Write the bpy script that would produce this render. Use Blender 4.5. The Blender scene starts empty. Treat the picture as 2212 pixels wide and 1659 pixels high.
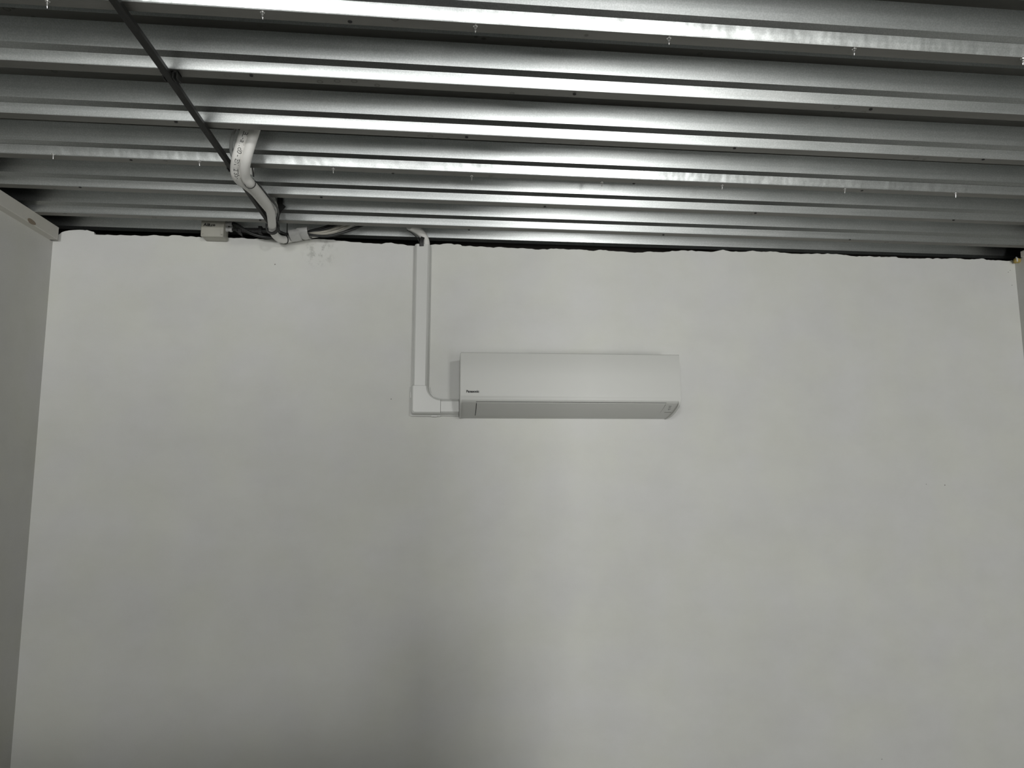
import bpy, bmesh, math, random
from mathutils import Vector, Matrix

random.seed(7)
C = bpy.context.scene.collection
SC = bpy.context.scene

# ------------------------------------------------------------------ camera
F_PX = 1544.678
YAW, PITCH, ROLL = 0.09401, 0.12796, -0.00379
CAM = Vector((0.0, -3.6, 1.6))
cy_, sy_, cp_, sp_ = math.cos(YAW), math.sin(YAW), math.cos(PITCH), math.sin(PITCH)
FWD = Vector((sy_*cp_, cy_*cp_, sp_))
R0 = Vector((cy_, -sy_, 0)); U0 = R0.cross(FWD)
RIGHT = math.cos(ROLL)*R0 + math.sin(ROLL)*U0
UP = -math.sin(ROLL)*R0 + math.cos(ROLL)*U0
cam_data = bpy.data.cameras.new('camera')
cam_data.sensor_fit = 'HORIZONTAL'; cam_data.sensor_width = 36.0
cam_data.lens = F_PX/2212*36.0
cam_data.clip_start = 0.02
cam = bpy.data.objects.new('camera', cam_data); C.objects.link(cam)
cam.matrix_world = Matrix(((RIGHT.x, UP.x, -FWD.x, CAM.x), (RIGHT.y, UP.y, -FWD.y, CAM.y),
                           (RIGHT.z, UP.z, -FWD.z, CAM.z), (0, 0, 0, 1)))
SC.camera = cam

# ------------------------------------------------------------------ light and exposure
SC.view_settings.view_transform = 'Standard'
SC.view_settings.look = 'None'
SC.view_settings.gamma = 1.0
SC.view_settings.use_curve_mapping = False
SC.view_settings.exposure = -0.86
world = bpy.data.worlds.new('overcast_sky'); SC.world = world
world.use_nodes = True
world.node_tree.nodes['Background'].inputs['Color'].default_value = (0.86, 0.93, 1.0, 1)
world.node_tree.nodes['Background'].inputs['Strength'].default_value = 1.0
REAR_Y = -7.5
# openings in the rear wall: x0, x1, z0, z1, watts
OPENINGS = {
            'hatch_daylight': (1.35, 1.95, 0.10, 1.50, 240.0, (1.0, 1.0, 0.975)),
            'wide_window_daylight': (-1.75, 1.05, 0.90, 1.70, 55.0, (1.0, 0.995, 0.97))}
def daylight(name, x0, x1, z0, z1, energy, col):
    la = bpy.data.lights.new(name, 'AREA')
    la.shape = 'RECTANGLE'; la.size = x1-x0; la.size_y = z1-z0
    la.energy = energy; la.color = col
    lo = bpy.data.objects.new(name, la); C.objects.link(lo)
    lo.location = ((x0+x1)/2, REAR_Y+0.01, (z0+z1)/2); lo.rotation_euler = (math.radians(90), 0, 0)
for nm, (x0, x1, z0, z1, w, col) in OPENINGS.items(): daylight(nm, x0, x1, z0, z1, w, col)

def unseen_spot(x, z, aim, watts, radius, cone):                # unseen spot high on the rear wall, pointed at aim
    sd = bpy.data.lights.new('unseen_spot', 'SPOT')
    sd.energy = watts; sd.color = (1.0, 1.0, 0.975); sd.shadow_soft_size = radius
    sd.spot_size = math.radians(cone); sd.spot_blend = 1.0
    so = bpy.data.objects.new('unseen_spot', sd); C.objects.link(so)
    so.location = (x, REAR_Y+0.2+radius*0.5, z)
    so.rotation_euler = (Vector(aim)-so.location).to_track_quat('-Z', 'Y').to_euler()
unseen_spot(1.55, 2.45, (0.8, 0.0, 3.0), 345.0, 0.16, 92)
unseen_spot(-1.25, 2.35, (-1.6, 0.0, 2.2), 640.0, 0.30, 66)  # added fill, brightens the left part of the back wall

# ------------------------------------------------------------------ helpers: pixels of the photograph into the room
def ray(u, v):
    return FWD + RIGHT*((u-1106)/F_PX) - UP*((v-829.5)/F_PX)
def on_y(u, v, y=0.0):
    d = ray(u, v); return CAM + d*((y-CAM.y)/d.y)
def on_z(u, v, z):
    d = ray(u, v); return CAM + d*((z-CAM.z)/d.z)

# ------------------------------------------------------------------ helpers: objects
def obj(name, bm, mat, parent=None, smooth=False):
    me = bpy.data.meshes.new(name)
    bmesh.ops.recalc_face_normals(bm, faces=bm.faces[:])
    bm.to_mesh(me); bm.free()
    for m in (mat if isinstance(mat, (list, tuple)) else [mat]): me.materials.append(m)
    if smooth:
        for p in me.polygons: p.use_smooth = True
        try: me.set_sharp_from_angle(angle=math.radians(38))
        except Exception: pass
    o = bpy.data.objects.new(name, me); C.objects.link(o)
    if parent is not None:
        o.parent = parent
        o.matrix_parent_inverse = Matrix.Translation(-parent.location)
    return o
def tag(o, label, cat=None, group=None, kind=None):
    o['label'] = label
    if cat: o['category'] = cat
    if group: o['group'] = group
    if kind: o['kind'] = kind
    return o
def thing(name, loc, label, cat, group=None, kind=None):
    o = bpy.data.objects.new(name, None); C.objects.link(o); o.location = loc
    o.empty_display_size = 0.05
    return tag(o, label, cat, group, kind)

def add_box(bm, a, b, bevel=0.0, seg=2):
    x0, y0, z0 = a; x1, y1, z1 = b
    v = [bm.verts.new(p) for p in ((x0,y0,z0),(x1,y0,z0),(x1,y1,z0),(x0,y1,z0),(x0,y0,z1),(x1,y0,z1),(x1,y1,z1),(x0,y1,z1))]
    fs = [bm.faces.new([v[i] for i in f]) for f in ((0,3,2,1),(4,5,6,7),(0,1,5,4),(1,2,6,5),(2,3,7,6),(3,0,4,7))]
    if bevel > 0:
        es = list({e for f in fs for e in f.edges})
        bmesh.ops.bevel(bm, geom=es, offset=bevel, segments=seg, profile=0.5, affect='EDGES')
def box_bm(a, b, bevel=0.0, seg=2):
    bm = bmesh.new(); add_box(bm, a, b, bevel, seg); return bm

def smooth_path(pts, n=8):
    P = [Vector(p) for p in pts]; out = []
    for i in range(len(P)-1):
        p0 = P[max(i-1, 0)]; p1 = P[i]; p2 = P[i+1]; p3 = P[min(i+2, len(P)-1)]
        for k in range(n):
            t = k/n
            out.append(0.5*((2*p1)+(p2-p0)*t+(2*p0-5*p1+4*p2-p3)*t*t+(3*p1-p0-3*p2+p3)*t**3))
    out.append(P[-1]); return out
def sweep(bm, path, ring, up=Vector((0, 0, 1)), cap=True, rad=None):
    """ring: list of (a, b) offsets along the side and up vectors of the path"""
    T = []
    for i in range(len(path)):
        t = (path[min(i+1, len(path)-1)]-path[max(i-1, 0)])
        T.append(t.normalized() if t.length > 1e-9 else Vector((0, 1, 0)))
    n = (up - T[0]*up.dot(T[0]))
    if n.length < 1e-4: n = Vector((1, 0, 0)) - T[0]*T[0].x
    n.normalize(); rows = []
    for i, p in enumerate(path):
        n = (n - T[i]*n.dot(T[i])).normalized(); s = T[i].cross(n)
        r = rad(i/(len(path)-1)) if rad else 1.0
        rows.append([bm.verts.new(p + s*(a*r) + n*(b*r)) for a, b in ring])
    m = len(ring)
    for i in range(len(rows)-1):
        for j in range(m):
            bm.faces.new((rows[i][j], rows[i][(j+1) % m], rows[i+1][(j+1) % m], rows[i+1][j]))
    if cap:
        bm.faces.new(rows[0][::-1]); bm.faces.new(rows[-1])
def circle(r, n=14):
    return [(r*math.cos(2*math.pi*k/n), r*math.sin(2*math.pi*k/n)) for k in range(n)]
def tube_bm(pts, r, n=14, sub=8, rad=None):
    bm = bmesh.new(); sweep(bm, smooth_path(pts, sub), circle(r, n), rad=rad); return bm
def prism(bm, prof, axis, a, b):
    """extrude a closed 2-D outline from a to b along axis; outline in the two other axes, in order"""
    def P(p, t):
        return {'x': (t, p[0], p[1]), 'y': (p[0], t, p[1]), 'z': (p[0], p[1], t)}[axis]
    A = [bm.verts.new(P(p, a)) for p in prof]; B = [bm.verts.new(P(p, b)) for p in prof]
    n = len(prof); bm.faces.new(A[::-1]); bm.faces.new(B)
    for i in range(n): bm.faces.new((A[i], A[(i+1) % n], B[(i+1) % n], B[i]))
def loft(bm, A, B, capA=True, capB=True):
    a = [bm.verts.new(p) for p in A]; b = [bm.verts.new(p) for p in B]; n = len(a)
    if capA: bm.faces.new(a[::-1])
    if capB: bm.faces.new(b)
    for i in range(n): bm.faces.new((a[i], a[(i+1) % n], b[(i+1) % n], b[i]))
def cyl(bm, p, d, r, h, n=12, r2=None):
    d = Vector(d).normalized(); s = d.orthogonal().normalized(); t = d.cross(s); p = Vector(p)
    r2 = r if r2 is None else r2
    loft(bm, [p+s*(r*math.cos(2*math.pi*k/n))+t*(r*math.sin(2*math.pi*k/n)) for k in range(n)],
         [p+d*h+s*(r2*math.cos(2*math.pi*k/n))+t*(r2*math.sin(2*math.pi*k/n)) for k in range(n)])
def text_bm(body, size, shear=0.0, extrude=0.0003, offset=0.0, spacing=1.0):
    cu = bpy.data.curves.new('lettering', 'FONT'); cu.body = body; cu.size = size; cu.shear = shear
    cu.extrude = extrude; cu.offset = offset; cu.resolution_u = 3; cu.space_character = spacing
    o = bpy.data.objects.new('lettering', cu); C.objects.link(o)
    bpy.context.view_layer.update()
    me = bpy.data.meshes.new_from_object(o.evaluated_get(bpy.context.evaluated_depsgraph_get()))
    bm = bmesh.new(); bm.from_mesh(me)
    bpy.data.objects.remove(o); bpy.data.curves.remove(cu); bpy.data.meshes.remove(me)
    return bm
def bounds(bm):
    xs = [v.co.x for v in bm.verts]; ys = [v.co.y for v in bm.verts]
    return min(xs), max(xs), min(ys), max(ys)

# ------------------------------------------------------------------ materials
def material(name):
    m = bpy.data.materials.new(name); m.use_nodes = True
    nt = m.node_tree; return m, nt, nt.nodes['Principled BSDF']
def plain(name, col, rough=0.5, metal=0.0, spec=0.5):
    m, nt, b = material(name)
    b.inputs['Base Color'].default_value = (*col, 1); b.inputs['Roughness'].default_value = rough
    b.inputs['Metallic'].default_value = metal; b.inputs['Specular IOR Level'].default_value = spec
    tc = nt.nodes.new('ShaderNodeTexCoord'); nz = nt.nodes.new('ShaderNodeTexNoise'); nz.inputs['Scale'].default_value = 60
    mr = nt.nodes.new('ShaderNodeMapRange'); mr.inputs['To Min'].default_value = max(rough-0.05, 0.02); mr.inputs['To Max'].default_value = min(rough+0.05, 1)
    nt.links.new(tc.outputs['Object'], nz.inputs['Vector']); nt.links.new(nz.outputs['Fac'], mr.inputs['Value'])
    nt.links.new(mr.outputs['Result'], b.inputs['Roughness'])
    return m
def node(nt, t, **kw):
    n = nt.nodes.new(t)
    for k, v in kw.items(): setattr(n, k, v)
    return n
def ramp(nt, fac, stops):
    r = node(nt, 'ShaderNodeValToRGB'); e = r.color_ramp.elements
    e[0].position, e[0].color = stops[0][0], (*stops[0][1], 1)
    e[1].position, e[1].color = stops[-1][0], (*stops[-1][1], 1)
    for p, c in stops[1:-1]:
        x = e.new(p); x.color = (*c, 1)
    nt.links.new(fac, r.inputs['Fac']); return r.outputs['Color']
def noise(nt, vec, scale, detail=3, rough=0.55, stretch=None):
    if stretch:
        mp = node(nt, 'ShaderNodeMapping'); mp.inputs['Scale'].default_value = stretch
        nt.links.new(vec, mp.inputs['Vector']); vec = mp.outputs['Vector']
    n = node(nt, 'ShaderNodeTexNoise'); n.inputs['Scale'].default_value = scale
    n.inputs['Detail'].default_value = detail; n.inputs['Roughness'].default_value = rough
    nt.links.new(vec, n.inputs['Vector']); return n.outputs['Fac']
def mixc(nt, a, b, fac, mode='MULTIPLY'):
    m = node(nt, 'ShaderNodeMix', data_type='RGBA', blend_type=mode)
    if isinstance(fac, float): m.inputs[0].default_value = fac
    else: nt.links.new(fac, m.inputs[0])
    nt.links.new(a, m.inputs[6]); nt.links.new(b, m.inputs[7]); return m.outputs[2]
def bump(nt, b, h, strength, dist):
    n = node(nt, 'ShaderNodeBump'); n.inputs['Strength'].default_value = strength; n.inputs['Distance'].default_value = dist
    nt.links.new(h, n.inputs['Height']); nt.links.new(n.outputs['Normal'], b.inputs['Normal'])

def plaster_material(name, base, amount=0.05, smear=None):
    m, nt, b = material(name)
    tc = node(nt, 'ShaderNodeTexCoord'); v = tc.outputs['Object']
    lo_ = tuple(c*(1-amount) for c in base); hi_ = tuple(min(c*(1+amount), 1) for c in base)
    c1 = ramp(nt, noise(nt, v, 1.7, 4, 0.6), [(0.3, lo_), (0.7, hi_)])
    c2 = ramp(nt, noise(nt, v, 5.5, 5, 0.62, (0.7, 1, 1.0)), [(0.32, (0.96, 0.96, 0.952)), (0.62, (1, 1, 1))])
    c3 = ramp(nt, noise(nt, v, 3.1, 2, 0.5), [(0.35, (0.985, 0.98, 1.0)), (0.65, (1.0, 1.0, 0.98))])
    c4 = ramp(nt, noise(nt, v, 420, 2, 0.6), [(0.3, (0.955, 0.955, 0.955)), (0.7, (1, 1, 1))])
    c = mixc(nt, mixc(nt, mixc(nt, c1, c2, 1.0), c3, 1.0), c4, 1.0)
    if smear:
        d_ = node(nt, 'ShaderNodeVectorMath', operation='DISTANCE'); nt.links.new(v, d_.inputs[0]); d_.inputs[1].default_value = smear
        near = node(nt, 'ShaderNodeMapRange'); near.inputs['From Min'].default_value = 0.02; near.inputs['From Max'].default_value = 0.10
        near.inputs['To Min'].default_value = 1; near.inputs['To Max'].default_value = 0; nt.links.new(d_.outputs['Value'], near.inputs['Value'])
        sm = ramp(nt, noise(nt, v, 30, 4, 0.65, (1, 1, 0.8)), [(0.50, (1, 1, 1)), (0.62, (0.66, 0.66, 0.65))])
        c = mixc(nt, c, sm, near.outputs['Result'])
    nt.links.new(c, b.inputs['Base Color'])
    b.inputs['Roughness'].default_value = 0.85; b.inputs['Specular IOR Level'].default_value = 0.25
    bump(nt, b, noise(nt, v, 160, 3), 0.12, 0.002)
    return m
M_WALL = plaster_material('white_plaster', (0.76, 0.765, 0.74), 0.03, tuple(on_y(690, 543, 0.0)))
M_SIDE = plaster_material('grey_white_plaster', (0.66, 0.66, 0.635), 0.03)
M_FLOOR = plaster_material('concrete_floor', (0.13, 0.125, 0.115), 0.15)
M_SLAB = plain('dark_roof_lining', (0.05, 0.045, 0.04), 0.9)

def galvanised(name, dents=False, base=(0.52, 0.535, 0.535)):
    m, nt, b = material(name)
    tc = node(nt, 'ShaderNodeTexCoord'); v = tc.outputs['Object']
    vo = node(nt, 'ShaderNodeTexVoronoi'); vo.inputs['Scale'].default_value = 240
    nt.links.new(v, vo.inputs['Vector'])
    sp = ramp(nt, vo.outputs['Distance'], [(0.0, tuple(c*0.86 for c in base)), (0.8, tuple(c*1.1 for c in base))])
    streak = ramp(nt, noise(nt, v, 22, 4, 0.6, (0.05, 3.2, 3.2)), [(0.25, (0.82, 0.83, 0.83)), (0.7, (1, 1, 1))])
    blot = ramp(nt, noise(nt, v, 4.0, 3, 0.55), [(0.3, (0.88, 0.89, 0.89)), (0.7, (1, 1, 1))])
    nt.links.new(mixc(nt, mixc(nt, sp, streak, 1.0), blot, 1.0), b.inputs['Base Color'])
    b.inputs['Metallic'].default_value = 1.0
    rg = node(nt, 'ShaderNodeMapRange'); rg.inputs['To Min'].default_value = 0.30; rg.inputs['To Max'].default_value = 0.40
    nt.links.new(noise(nt, v, 30, 4, 0.6, (0.15, 2, 2)), rg.inputs['Value']); nt.links.new(rg.outputs['Result'], b.inputs['Roughness'])
    if dents:
        bump(nt, b, noise(nt, v, 7.0, 3, 0.6, (1.0, 0.6, 0.6)), 0.22, 0.02)
    else:
        bump(nt, b, noise(nt, v, 300, 2, 0.5), 0.05, 0.001)
    return m
M_ZINC = galvanised('galvanised_steel')
M_LAP = galvanised('galvanised_steel_dented', True)
def flange_material():
    m, nt, b = material('stained_shaded_flange')
    tc = node(nt, 'ShaderNodeTexCoord'); v = tc.outputs['Object']
    vo = node(nt, 'ShaderNodeTexVoronoi'); vo.inputs['Scale'].default_value = 17; vo.inputs['Randomness'].default_value = 1
    nt.links.new(v, vo.inputs['Vector'])
    ring = ramp(nt, vo.outputs['Distance'], [(0.10, (0.92, 0.92, 0.92)), (0.135, (0.62, 0.62, 0.6)), (0.16, (0.62, 0.62, 0.6)), (0.20, (1, 1, 1))])
    pick = ramp(nt, noise(nt, v, 3.3, 2), [(0.52, (0, 0, 0)), (0.58, (1, 1, 1))])
    base = ramp(nt, noise(nt, v, 9, 4, 0.6, (0.3, 1, 1)), [(0.3, (0.17, 0.168, 0.155)), (0.7, (0.22, 0.218, 0.205))])  # darker than the webs: shade of the downward faces put into the colour
    sep = node(nt, 'ShaderNodeSeparateColor'); nt.links.new(pick, sep.inputs['Color'])
    nt.links.new(mixc(nt, base, ring, sep.outputs[0]), b.inputs['Base Color'])
    b.inputs['Metallic'].default_value = 0.75; b.inputs['Roughness'].default_value = 0.5
    return m
M_FLANGE = flange_material()
M_AC = plain('white_satin_plastic', (0.64, 0.645, 0.62), 0.42)
M_ACLOW = plain('white_matte_plastic', (0.62, 0.625, 0.60), 0.5)
M_GAP = plain('dark_gap', (0.012, 0.012, 0.012), 0.8)
M_INK = plain('black_print', (0.01, 0.01, 0.01), 0.5)
M_GREYINK = plain('grey_print', (0.12, 0.12, 0.115), 0.6)
M_DUCT = plain('white_pvc_trunking', (0.70, 0.705, 0.685), 0.33)
M_PIPE = plain('white_foam_insulation', (0.82, 0.812, 0.785), 0.62)
M_HOSE = plain('clear_pvc_hose', (0.36, 0.37, 0.36), 0.12)
M_ROD = plain('dark_steel', (0.016, 0.016, 0.015), 0.55, 0.0, 0.25)
M_BLACK = plain('black_rubber', (0.008, 0.008, 0.008), 0.55)
M_CABLE = plain('black_cable_sheath', (0.018, 0.019, 0.019), 0.4)
M_BEIGE = plain('beige_cable_sheath', (0.42, 0.40, 0.35), 0.45)
M_BOX = plain('ivory_box_plastic', (0.42, 0.41, 0.36), 0.45)
M_TAPE = plain('silver_grey_tape', (0.55, 0.55, 0.54), 0.3)
M_SCREW = plain('zinc_screw', (0.75, 0.75, 0.74), 0.28, 1.0)
M_BEAM = plaster_material('cream_painted_board', (0.66, 0.645, 0.60), 0.05)
M_FOAM = plain('yellow_expanding_foam', (0.48, 0.36, 0.11), 0.8)
M_STAIN = plain('brown_knot_stain', (0.27, 0.22, 0.165), 0.8)
M_SPECK = plain('dark_wall_speck', (0.30, 0.295, 0.28), 0.9)

# ------------------------------------------------------------------ room shell
XL, XR = -1.9299, 3.1658
Z0 = 1.6                      # camera height: heights below were measured from it
S = 1.035
PITCHD = 0.31003*S
Y0 = -3.6 + (3.6-1.89048)*S
ZC = Z0 + 1.16517*S
CYAW, CROL = 0.00821, -0.00242
WF = 0.03818*S
HD = 0.1085
WD = 0.0505
DZ = {0: -0.0068, 1: 0.0014, 2: -0.0007, 3: 0.0, 4: 0.0064, 5: 0.0051, 6: 0.0}
def dzk(t):
    k = math.floor(t); f = t-k
    return DZ.get(k, DZ[0] if k < 0 else 0.0)*(1-f) + DZ.get(k+1, DZ[0] if k < 0 else 0.0)*f
def deck(x, t, dy, z):
    """point on the deck: rib number t (float ok), offset dy behind that rib's near edge, height z above its bottom flange"""
    tt = t + dy/PITCHD
    return Vector((x, Y0 + tt*PITCHD + CYAW*x, ZC + CROL*x + dzk(tt) + z))
def on_deck(u, v, dz=0.0):
    p = on_z(u, v, ZC+dz)
    for _ in range(4):
        t = (p.y - CYAW*p.x - Y0)/PITCHD
        p = on_z(u, v, ZC + CROL*p.x + dzk(t) + dz)
    return p

floor = obj('floor', box_bm((XL-0.35, REAR_Y-0.3, -0.15), (XR+0.35, 0.3, 0.0)), M_FLOOR)
tag(floor, 'grey concrete floor of the room', 'floor', kind='structure')

# back wall: plaster skin with the ragged upper edge, masonry behind it
TOP = [(100,520),(128,506),(133,502),(140,499.5),(150,497.6),(163,496.8),(172,496.4),(180,496.8),(184,497.6),(188,496.8),(193,498.5),(198,500),(203,501),(203.6,504),(204.2,506.5),
 (215,507.2),(232,506.8),(245,508.2),(260,507.4),(275,508.6),(291,508),(300,509.2),(318,509.6),(327,508.2),(338,508),(352,509.6),(364,510.4),(371,508),(384,508.4),(400,511),(418,511),(436,512.8),
 (452,512),(470,513.6),(488,512.6),(505,514.5),(522,513.6),(541,516),(556,515.2),(573,517.4),(588,517.5),(605,520),(622,523.5),(635,523.5),(646,520.5),(660,518),(680,516.4),(700,516.6),(715,518),
 (732,520),(750,521.4),(765,523.2),(778,523.4),(790,525.2),(806,526),(824,527.3),(833,524.6),(845,524),(852,526.2),(860,527.5),(872,528),(880,530.4),(893,531),(912,532.4),(928,529.5),(940,527.6),(950,528.6),(958,526.6),
 (966,526),(975,526.2),(981,528.4),(988,527.6),(995,528.5),(998,531.3),(1006,531.9),(1016,531),(1024,532.6),(1037,532.2),(1052,534),(1066,535.4),(1071,534.2),(1083,533.6),(1098,535.6),(1112,536),(1130,536),(1149,537.5),(1163,539.4),(1172,538.2),(1182,539.2),
 (1190,537),(1202,537),(1222,538.6),(1240,538.8),(1262,540),(1282,542.2),(1293,539.8),(1303,540.4),(1325,542.4),(1347,543.6),(1360,545),(1388,545.6),(1398,543.5),(1412,544.4),(1432,545),(1446,543.6),(1452,541.8),(1466,542),(1476,540.8),(1486,542.2),(1494,540.6),(1503,543),(1520,543.2),
 (1540,544),(1549,542.2),(1556,540.6),(1562,539.4),(1568,541.2),(1578,543.4),(1590,543),(1604,544),(1617,542.6),(1626,541.4),(1634,543),(1650,543.6),(1664,542.8),(1676,543.6),(1690,546),(1705,547.4),(1735,548.4),(1752,548.8),(1765,547.4),(1780,549),(1788,547.4),(1800,549),(1807,548.6),(1818,550),(1832,551.8),(1845,553.6),
 (1862,554),(1878,553),(1888,555),(1900,553.8),(1903,555.2),(1920,555.4),(1936,554.6),(1940,557),(1955,557.8),(1975,558.6),(1992,558.4),(2008,557.6),(2015,559.6),(2026,557.6),(2034,559.4),(2046,559),(2056,557.8),(2074,558.2),(2084,560.4),(2100,559.8),(2124,558.4),(2131,561.6),(2150,562.6),(2165,563),(2180,563.6),(2186,562),(2193,566),(2205,568)]
wbm = bmesh.new()
edge = [on_y(u, v, 0.0) for u, v in TOP]
# add fine crumbs to the edge
fine = []
for i in range(len(edge)-1):
    a, b = edge[i], edge[i+1]; n = max(1, int((b-a).length/0.012))
    for k in range(n):
        p = a.lerp(b, k/n)
        if k: p.z += random.uniform(-0.0018, 0.0018)
        fine.append(p)
fine.append(edge[-1])
skin_y = 0.018
front_t = [wbm.verts.new((p.x, 0.0, p.z)) for p in fine]
back_t = [wbm.verts.new((p.x, skin_y, p.z-0.002)) for p in fine]
front_b = [wbm.verts.new((p.x, 0.0, 2.55)) for p in fine]
for i in range(len(fine)-1):
    wbm.faces.new((front_t[i], front_b[i], front_b[i+1], front_t[i+1]))
    wbm.faces.new((front_t[i], front_t[i+1], back_t[i+1], back_t[i]))
x0, x1 = fine[0].x, fine[-1].x
fl = wbm.verts.new((x0, 0, 0)); fr = wbm.verts.new((x1, 0, 0))
wbm.faces.new([front_b[0], fl, fr] + front_b[:0:-1])
add_box(wbm, (XL-0.35, skin_y, 0), (XR+0.35, 0.30, 2.765))
wall_back = obj('wall_back', wbm, M_WALL)
tag(wall_back, 'white plastered back wall with a ragged upper edge, carrying the air conditioner', 'wall', kind='structure')
add_box_bm = box_bm((XL-0.35, 0.27, 2.7), (XR+0.35, 0.30, ZC+0.16))

for u, v, r in ((594, 571, 0.004), (845, 862, 0.0035), (2041, 1048, 0.004), (2001, 1046, 0.0025), (2186, 616, 0.003), (2178, 588, 0.003), (2182, 584, 0.0025), (1905, 1640, 0.003)):
    p = on_y(u, v, 0.0); bm = bmesh.new(); cyl(bm, (p.x, 0.0005, p.z), (0, -1, 0), r, 0.0012, 9, r*0.6)
    obj('paint_speck', bm, M_SPECK, wall_back)
LEFT_TOP = Z0+1.1525
wl = bmesh.new(); add_box(wl, (XL-0.35, REAR_Y-0.2, 0), (XL, 0.018, LEFT_TOP))
wall_left = obj('wall_left', wl, M_SIDE)
tag(wall_left, 'plain grey-white plastered wall on the left', 'wall', kind='structure')
wr = bmesh.new(); add_box(wr, (XR, REAR_Y-0.2, 0), (XR+0.35, 0.018, Z0+1.185))
wall_right = obj('wall_right', wr, M_SIDE)
tag(wall_right, 'plain grey-white plastered wall at the right edge', 'wall', kind='structure')
rw = bmesh.new()
def rear(x0, x1, z0, z1): add_box(rw, (x0, REAR_Y-0.2, z0), (x1, REAR_Y, z1))
ZR = ZC+0.13
rear(XL-0.35, -1.75, 0, ZR); rear(-1.75, 1.05, 0, 0.90); rear(-1.75, 1.05, 1.70, ZR); rear(1.05, 1.35, 0, ZR)
rear(1.35, 1.95, 0, 0.10); rear(1.35, 1.95, 1.50, ZR)
rear(1.95, XR+0.35, 0, ZR)
wall_rear = obj('wall_rear', rw, M_SIDE)
tag(wall_rear, 'plastered rear wall with two openings behind the viewer', 'wall', kind='structure')

sw = bmesh.new()  # unseen screen, added to darken the lower part of the back wall
add_box(sw, (XL, -4.30, 0), (-0.1, -4.20, 1.42)); add_box(sw, (-0.1, -4.30, 0), (0.80, -4.20, 1.62)); add_box(sw, (0.80, -4.30, 0), (1.05, -4.20, 1.76))
shade_screen = obj('shade_screen', sw, M_SIDE)
tag(shade_screen, 'added stepped screen behind the viewer, shading the lower back wall', 'wall', kind='structure')

# boards along the tops of the side walls
bm = bmesh.new()
pend = on_y(129, 491, -0.035)
add_box(bm, (XL-0.02, REAR_Y, Z0+1.1525), (XL+0.040, -0.030, Z0+1.2165), 0.002, 1)
trim1 = obj('trim_1', bm, M_BEAM)
tag(trim1, 'cream painted board along the top of the left wall', 'trim', kind='structure')
bm = bmesh.new(); p = on_y(68, 478, -0.5)
px = XL+0.040
d = ray(67, 478); q = CAM + d*((px-CAM.x)/d.x)
prism(bm, [(q.y+0.028*math.cos(a)*(1.4 if math.cos(a) > 0 else 1), q.z+0.011*math.sin(a)) for a in [2*math.pi*k/14 for k in range(14)]], 'x', px-0.002, px+0.0008)
obj('knot_stain', bm, M_STAIN, trim1)
bm = bmesh.new()
add_box(bm, (XR-0.010, REAR_Y, Z0+1.185), (XR+0.04, -0.055, Z0+1.219), 0.002, 1)
trim2 = obj('trim_2', bm, M_BEAM)
tag(trim2, 'painted board along the top of the right wall', 'trim', kind='structure')

# ------------------------------------------------------------------ steel deck ceiling
XA, XB = XL-0.30, XR+0.30
UPB = 0.0265*S              # stiffener step in the web
def profile(k0, k1, lap):
    """points (t, dy, z, face material of the segment that ends here) from rib k0's flange to rib k1's near edge"""
    P = []
    if lap:
        P.append((k0, -0.0142, 0.0310, 1)); P.append((k0, -0.0027, 0.001, 1)); P.append((k0, -0.0012, -0.0014, 1))
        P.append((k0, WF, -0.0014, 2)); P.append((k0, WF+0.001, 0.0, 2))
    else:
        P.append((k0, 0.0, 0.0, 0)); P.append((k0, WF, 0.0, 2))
    for k in range(k0, k1):
        a = WF; b = PITCHD
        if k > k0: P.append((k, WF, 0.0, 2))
        P += [(k, a+0.008, 0.034, 0), (k, a+0.021, 0.046, 0), (k, a+WD, HD, 0),
              (k, 0.126*S, HD, 0), (k, 0.134*S, HD+0.020, 0), (k, 0.214*S, HD+0.020, 0), (k, 0.222*S, HD, 0),
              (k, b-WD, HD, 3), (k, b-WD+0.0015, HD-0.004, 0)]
        # upper web panel: a slightly concave rolled sheet
        n = 6; p0 = (b-WD+0.0015, HD-0.004); p1 = (b-0.027, 0.0435)
        for i in range(1, n+1):
            f = i/n; bow = 0.0
            P.append((k, p0[0]+(p1[0]-p0[0])*f + bow*4*f*(1-f), p0[1]+(p1[1]-p0[1])*f, 0))
        P += [(k, b-0.0122, 0.0307, 0), (k, b-0.0012, 0.0022, 0), (k, b, 0.0, 0)]
    return P
ceiling = thing('ceiling', (0.6, -3.0, ZC), 'ribbed ceiling of galvanised steel deck sheets', 'ceiling', kind='structure')
sheets = []
XS = [XA + (XB-XA)*i/24 for i in range(25)]
for i, (k0, k1) in enumerate([(3, 6), (0, 3), (-3, 0), (-6, -3), (-9, -6), (-12, -9), (-15, -12), (-18, -15)]):
    bm = bmesh.new(); P = profile(k0, k1, True)
    if k0 == 3: P = P[:-2]      # the last sheet runs in behind the plaster edge
    rows = []
    for (k, dy, z, m) in P:
        rows.append([bm.verts.new(deck(x, k, dy, z)) for x in XS])
    for j in range(len(rows)-1):
        for q in range(len(XS)-1):
            f = bm.faces.new((rows[j][q], rows[j][q+1], rows[j+1][q+1], rows[j+1][q])); mi = P[j+1][3]
            f.material_index = mi
    o = obj('deck_sheet', bm, [M_ZINC, M_LAP, M_FLANGE, M_FLANGE], ceiling)
    sheets.append(o)
bm = bmesh.new()
sl = [(XA-0.1, REAR_Y-0.2), (XB+0.1, REAR_Y-0.2), (XB+0.1, 0.3), (XA-0.1, 0.3)]
add_box(bm, (XL-0.35, REAR_Y-0.2, ZC+HD+0.036), (XR+0.35, 0.33, ZC+HD+0.13))
add_box(bm, (XL-0.35, REAR_Y-0.2, LEFT_TOP), (XL-0.25, 0.33, ZC+HD+0.06))
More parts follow.
